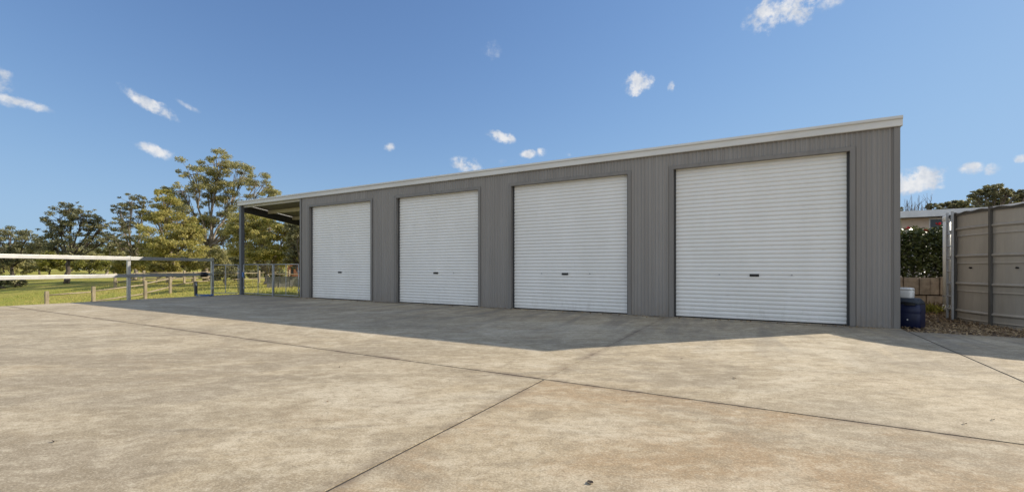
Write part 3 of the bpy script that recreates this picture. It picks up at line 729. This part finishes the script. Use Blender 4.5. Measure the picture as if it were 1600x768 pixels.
loft(MB(), [rrect(D0.x, D0.y, z, a, b, r, AN) for z, a, b, r in S2]).build('shoulder', M['drumshoulder'], drum, smooth=True)
rx = Vector((math.cos(AN), math.sin(AN), 0)); ry = Vector((-math.sin(AN), math.cos(AN), 0))
MB().beam(D0-ry*.178+Vector((0, 0, .475))-rx*.05+rx*.02, D0-ry*.178+Vector((0, 0, .475))+rx*.15, .03, .055).build('handle_slot_shade', M['black'], drum, bevel=.01)  # black bar painting in the shade of the hollow under the shoulder
hp_ = [D0-ry*.19+Vector((0, 0, .50))-rx*.06, D0-ry*.215+Vector((0, 0, .525))-rx*.03, D0-ry*.215+Vector((0, 0, .525))+rx*.12, D0-ry*.19+Vector((0, 0, .50))+rx*.16]
MB().tube(hp_, .016, 8).build('handle', M['drumshoulder'], drum, smooth=True)
q = D0-ry*.186+rx*.03+Vector((0, 0, .17)); MB().tube([q-ry*.001, q-ry*.010], .013, 10).build('bung', M['whiteplastic'], drum)
wc = D0 - rx*.05 + Vector((0, 0, .5915))
cn = thing('plastic_container', tuple(wc), 'white plastic container standing on the blue drum', 'container')
loft(MB(), [rrect(wc.x, wc.y, wc.z+z, a, a*.8, r, AN) for z, a, r in ((0, .112, .04), (.012, .118, .045), (.12, .12, .045), (.155, .115, .045))]).build('body', M['whiteplastic'], cn, smooth=True)
loft(MB(), [rrect(wc.x, wc.y, wc.z+z, a, a*.8, r, AN) for z, a, r in ((.1555, .121, .05), (.185, .121, .05), (.20, .11, .05), (.206, .08, .05))]).build('lid', M['whiteplastic'], cn, smooth=True)
# dry weeds by the wall
for i, (px, d, lb) in enumerate(((1450, 11.9, 'bright yellow weed clump at the foot of the block wall'), (1463, 12.6, 'paler dry weed tuft beside the cream pipe'))):
    b = P(px, HZ, d); b.z = -.02; n = 260; cen = np.column_stack([b.x+rg.normal(size=n)*.16, b.y+rg.normal(size=n)*.12, b.z+rg.random(n)*.2])
    tag(np_mesh('weed_clump', leaf_quads(cen, .20, .03, rg, upright=.6), 4, WEED if i == 0 else STRAW), lb, 'weed', 'weeds by the wall')
# bare tree: skeleton only
def bare_tree(px, py0, d, label):
    b = P(px, py0, d); b.z = .86; root = thing('bare_tree', tuple(b), label, 'tree'); r = random.Random(4); tb = MB(); tw = MB()
    top = 1.2+(HZ-300)/F*d; H = top-b.z
    tb.tube([b, b+Vector((0, 0, H*.45))], [.12, .09], 7)
    for k in range(26):
        a = r.uniform(0, 6.28); s = r.uniform(.2, 1); st_ = b+Vector((0, 0, H*r.uniform(.3, .45))); e = b+Vector((math.cos(a)*s*.95, math.sin(a)*s*.95, H*r.uniform(.8, 1.0)))
        pts = wob(bez(st_, st_.lerp(e, .45)+Vector((math.cos(a)*.3, math.sin(a)*.3, 0)), e, 5), .06, r); tw.tube(pts, [.035, .028, .022, .017, .012, .007], 4)
        for q in range(4):
            p = pts[r.choice((2, 3, 4))]; e2 = p+Vector((r.uniform(-.35, .35), r.uniform(-.35, .35), r.uniform(.3, .8))); tw.tube([p, p.lerp(e2, .5)+Vector((.03, 0, 0)), e2], [.014, .010, .006], 3)
    tb.build('trunk', M['darkbark'], root, smooth=True); tw.build('crown', M['darkbark'], root, smooth=True)
bare_tree(1434, 340, 34, 'bare leafless tree behind the bungalow roof')
G2 = 'trees behind the bungalow and tank'
tree('umbrella_tree', 'spreading flat topped dark tree above the water tank', 1552, [(1524,306,9),(1540,298,11),(1556,297,11),(1570,308,10),(1586,303,9),(1602,308,10),(1545,312,9),(1560,322,10),(1530,322,9),(1620,306,10)], 42, DARK, 6500, (.30, .11), .2, 31, .45, clumps=5, cs=.42, flat=.4, group=G2)
tree('gum_tree', 'low olive tree row end nearest the bare tree', 1468, [(1455,324,6),(1466,326,7),(1478,322,8),(1490,319,7)], 46, DARK, 3800, (.26, .1), .15, 33, .5, clumps=6, cs=.5, group=G2)
tree('gum_tree', 'olive tree peeping over the tank rim', 1508, [(1498,321,8),(1510,320,9),(1524,324,9),(1538,328,8)], 46, OLIVE, 3800, (.26, .1), .15, 35, .5, clumps=6, cs=.5, group=G2)
tree('gum_tree', 'yellowish tree low behind the tank roof', 1570, [(1552,322,8),(1568,318,8),(1585,320,8),(1600,316,9)], 50, GOLD, 3000, (.26, .1), .15, 36, .5, clumps=6, cs=.5, group=G2)
tree('gum_tree', 'dark sliver of tree touching the right edge of the shed', 1398, [(1398,338,8),(1404,330,6),(1396,350,10)], 36, DARK, 2600, (.22, .09), .15, 37, .5, clumps=6, cs=.5, group=G2)

# litter blown against the foot of the wall
N = 420; lx = rg.uniform(-16, 2.2, N); ly = -.03-np.abs(rg.normal(size=N))*.16
li = np_mesh('leaf_litter', leaf_quads(np.column_stack([lx, ly, .006+.006*rg.random(N)]), .05, .022, rg, 0.0), 4, STRAW); li['kind'] = 'stuff'
# dead leaves and specks on the slab
LV = [(922, 754, .055, 'largest curled dark leaf on the concrete at the bottom of the picture'), (1147, 591, .05, 'dark leaf on the sunlit concrete in front of the widest pier'), (1551, 656, .035, 'dark leaf near the joint at the right edge'),
      (1507, 662, .04, 'brown twig like leaf left of another dark leaf at the right'), (980, 626, .03, 'small dark leaf just below the long joint'), (1090, 655, .025, 'tiny dark leaf between the long joint and the picture bottom'),
      (512, 628, .03, 'small brown leaf alone on the left concrete'), (530, 574, .03, 'dark speck like leaf near the shadow edge'), (85, 690, .04, 'dark leaf on the concrete at lower left'), (1065, 560, .04, 'pale brown leaf near the shadow tip')]
for i, (px, py, s, lb) in enumerate(LV):
    d = 1.2*F/(py-HZ); c = P(px, py, d); c.z = .003; a0 = rnd.uniform(0, 6.28); m = MB(); m.v.append((c.x, c.y, c.z+.005))
    n = 9
    for k in range(n):
        a = a0+2*math.pi*k/n; rr_ = s*(.5 if i == 0 else .42)*(.55+.45*abs(math.cos(a-a0)))*rnd.uniform(.8, 1.15); m.v.append((c.x+rr_*math.cos(a), c.y+rr_*math.sin(a)*.7, c.z+.002+.012*abs(math.cos(a-a0))*rnd.random()))
    m.f = [(0, 1+k, 1+(k+1) % n) for k in range(n)]
    tag(m.build('fallen_leaf', M['deadleaf'] if i not in (6, 9) else M['brownleaf']), lb, 'leaf', 'fallen leaves on the concrete')

# ------------------------------------------------------------------ camera, sun, sky
cam = bpy.data.cameras.new('camera'); co = bpy.data.objects.new('camera', cam); C.objects.link(co)
cam.sensor_width = 36; cam.lens = F/1600*36; cam.shift_y = 34/1600; cam.clip_start = .05; cam.clip_end = 6000
co.location = CAM; co.rotation_euler = (R(90), 0, math.atan2(.4904, .8715)); scn.camera = co
SUNV = Vector((.682, .731, .557)).normalized(); EL = math.asin(SUNV.z); AZ = math.atan2(SUNV.x, SUNV.y)
sd = bpy.data.lights.new('sun', 'SUN'); sd.energy = 3.3; sd.angle = R(.5); sd.color = (1, .90, .74)
so = bpy.data.objects.new('sun', sd); C.objects.link(so); so.location = (20, 20, 30)
so.rotation_euler = (-SUNV).to_track_quat('-Z', 'Y').to_euler()

wd = bpy.data.worlds.new('World'); scn.world = wd; wd.use_nodes = True
nt = wd.node_tree; nt.nodes.clear(); L = nt.links.new
def nn(k, **kw):
    x = nt.nodes.new(k)
    for a, b in kw.items(): setattr(x, a, b)
    return x
def mth(op, a, b=None, c=None):
    x = nn('ShaderNodeMath', operation=op)
    for i, v in enumerate((a, b, c)):
        if v is None: continue
        if isinstance(v, (int, float)): x.inputs[i].default_value = v
        else: L(v, x.inputs[i])
    return x.outputs[0]
def vm(op, a, b=None):
    x = nn('ShaderNodeVectorMath', operation=op)
    for i, v in enumerate((a, b)):
        if v is None: continue
        if isinstance(v, (tuple, Vector)): x.inputs[i].default_value = tuple(v)
        else: L(v, x.inputs[i])
    return x
sky = nn('ShaderNodeTexSky', sky_type='NISHITA'); sky.sun_disc = False; sky.sun_elevation = EL; sky.sun_rotation = AZ
sky.air_density = 1.0; sky.dust_density = .15; sky.ozone_density = 2.5; sky.altitude = 100
EXPO = 1.0; EE = 2**EXPO
bg = nn('ShaderNodeBackground'); bg.inputs[1].default_value = .1
sp = nn('ShaderNodeSeparateColor'); cbn = nn('ShaderNodeCombineColor'); L(sky.outputs[0], sp.inputs[0])
for i, (k_, g_) in enumerate(((.37, .45), (.57, .62), (.83, .75))):
    L(mth('MULTIPLY', mth('TANH', mth('MULTIPLY', sp.outputs[i], 1.464*.12/g_)), k_/(EE*.1)), cbn.inputs[i])
L(cbn.outputs[0], bg.inputs[0])
tc = nn('ShaderNodeTexCoord'); D = tc.outputs['Generated']
def noi(scale, detail, rough, vec):
    x = nn('ShaderNodeTexNoise'); x.inputs['Scale'].default_value = scale; x.inputs['Detail'].default_value = detail; x.inputs['Roughness'].default_value = rough; L(vec, x.inputs['Vector']); return x
warp = noi(22, 6, .68, D)
wv = vm('SUBTRACT', warp.outputs[1], (.5, .5, .5)).outputs[0]
fine = noi(42, 7, .64, D).outputs[0]
CL = [  # photo px centre, half length, half width, tilt in degrees (clockwise on the picture), density
 (6,126,30,16,35,.85),(10,156,24,10,30,.7),(40,163,48,9,8,.8),(232,160,56,10,28,1.0),(294,165,22,5,22,.55),(240,234,34,10,16,.85),
 (771,80,15,14,-60,.38),(996,130,22,18,0,1.15),(1049,137,5,8,0,.7),(783,214,24,9,14,1.1),(728,257,26,12,18,1.1),(826,240,14,7,-5,1.0),(846,237,8,8,-40,.9),(607,231,9,7,0,.7),(785,252,8,5,0,.4),(888,241,5,3,0,.6),
 (1195,24,40,24,-20,1.0),(1250,8,48,26,-25,1.15),(1310,-6,40,14,-20,.85),(1436,282,48,22,-4,1.3),(1420,292,40,14,0,1.3),(1517,262,22,9,5,1.0),(1547,264,16,9,0,1.0),(1592,247,12,7,-10,.9),(1410,270,20,12,0,1.1),(1470,292,10,5,0,.6)]
tot = None
for (px, py, a, b, tilt, dens) in CL:
    v = Vector((((px-800)/F)*RIGHT[0]+FWD[0], ((px-800)/F)*RIGHT[1]+FWD[1], (HZ-py)/F)); ln = v.length; v.normalize()
    # sky directions on a local tangent plane
    rt = v.cross(Vector((0, 0, 1))).normalized(); up = rt.cross(v); t = R(-tilt)
    e1 = rt*math.cos(t)+up*math.sin(t); e2 = up*math.cos(t)-rt*math.sin(t)
    # angular half sizes: image px / (F*stretch)
    cosl = 1/ln; ka = 1/(F*ln)*(1/ln if abs(px-800) > 300 and abs(tilt) < 40 else 1); kb = 1/(F*ln)
    dd = vm('SUBTRACT', vm('ADD', D, vm('SCALE', wv).outputs[0]).outputs[0], v)
    sc_ = dd.inputs[0].links[0].from_node.inputs[1].links[0].from_node; sc_.inputs['Scale'].default_value = max(b*kb*2.6, .010)
    x = mth('DIVIDE', vm('DOT_PRODUCT', dd.outputs[0], e1).outputs['Value'], a*ka*1.15); y = mth('DIVIDE', vm('DOT_PRODUCT', dd.outputs[0], e2).outputs['Value'], b*kb*1.15)
    z_ = mth('DIVIDE', vm('DOT_PRODUCT', dd.outputs[0], v).outputs['Value'], .5)
    r2 = mth('ADD', mth('ADD', mth('MULTIPLY', x, x), mth('MULTIPLY', y, y)), mth('MULTIPLY', z_, z_))
    f_ = mth('MULTIPLY', mth('MAXIMUM', mth('SUBTRACT', 1.0, r2), 0.0), dens*1.25)
    tot = f_ if tot is None else mth('MAXIMUM', tot, f_)
den = mth('MULTIPLY', tot, mth('ADD', mth('MULTIPLY', mth('SUBTRACT', fine, .47), 4.2), .75))

mr = nn('ShaderNodeMapRange', interpolation_type='SMOOTHSTEP'); L(den, mr.inputs[0]); mr.inputs[1].default_value = .05; mr.inputs[2].default_value = 1.4
cb = nn('ShaderNodeBackground'); cr = nn('ShaderNodeValToRGB'); cr.color_ramp.elements[0].color = (.66, .72, .82, 1); cr.color_ramp.elements[1].color = (.98, .985, 1, 1)
cr.color_ramp.elements[0].position = .36; cr.color_ramp.elements[1].position = .58; L(noi(30, 4, .6, vm('ADD', D, (.0, .0, .018)).outputs[0]).outputs[0], cr.inputs[0]); L(cr.outputs[0], cb.inputs[0]); cb.inputs[1].default_value = .86/EE
ms = nn('ShaderNodeMixShader'); L(mth('MULTIPLY', mr.outputs[0], .95), ms.inputs[0]); L(bg.outputs[0], ms.inputs[1]); L(cb.outputs[0], ms.inputs[2])
# unseen bright cloud added behind the camera to fill-light the shaded shed front
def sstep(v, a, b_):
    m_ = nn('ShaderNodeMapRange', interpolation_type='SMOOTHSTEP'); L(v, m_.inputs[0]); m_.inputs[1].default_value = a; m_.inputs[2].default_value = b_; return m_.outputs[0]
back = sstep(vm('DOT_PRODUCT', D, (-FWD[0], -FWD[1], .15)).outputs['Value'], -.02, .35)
fill_cloud = sstep(noi(3.2, 7, .6, D).outputs[0], .36, .56)
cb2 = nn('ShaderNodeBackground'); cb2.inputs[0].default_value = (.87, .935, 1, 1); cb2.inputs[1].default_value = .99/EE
ms2 = nn('ShaderNodeMixShader'); L(mth('MULTIPLY', back, fill_cloud), ms2.inputs[0]); L(ms.outputs[0], ms2.inputs[1]); L(cb2.outputs[0], ms2.inputs[2])
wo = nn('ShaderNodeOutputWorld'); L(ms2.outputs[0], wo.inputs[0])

for o in scn.objects:
    if '_o' in o: del o['_o']
scn.view_settings.view_transform = 'Standard'; scn.view_settings.look = 'None'; scn.view_settings.gamma = 1; scn.view_settings.use_curve_mapping = False
scn.view_settings.exposure = EXPO
scn.cycles.use_denoising = True
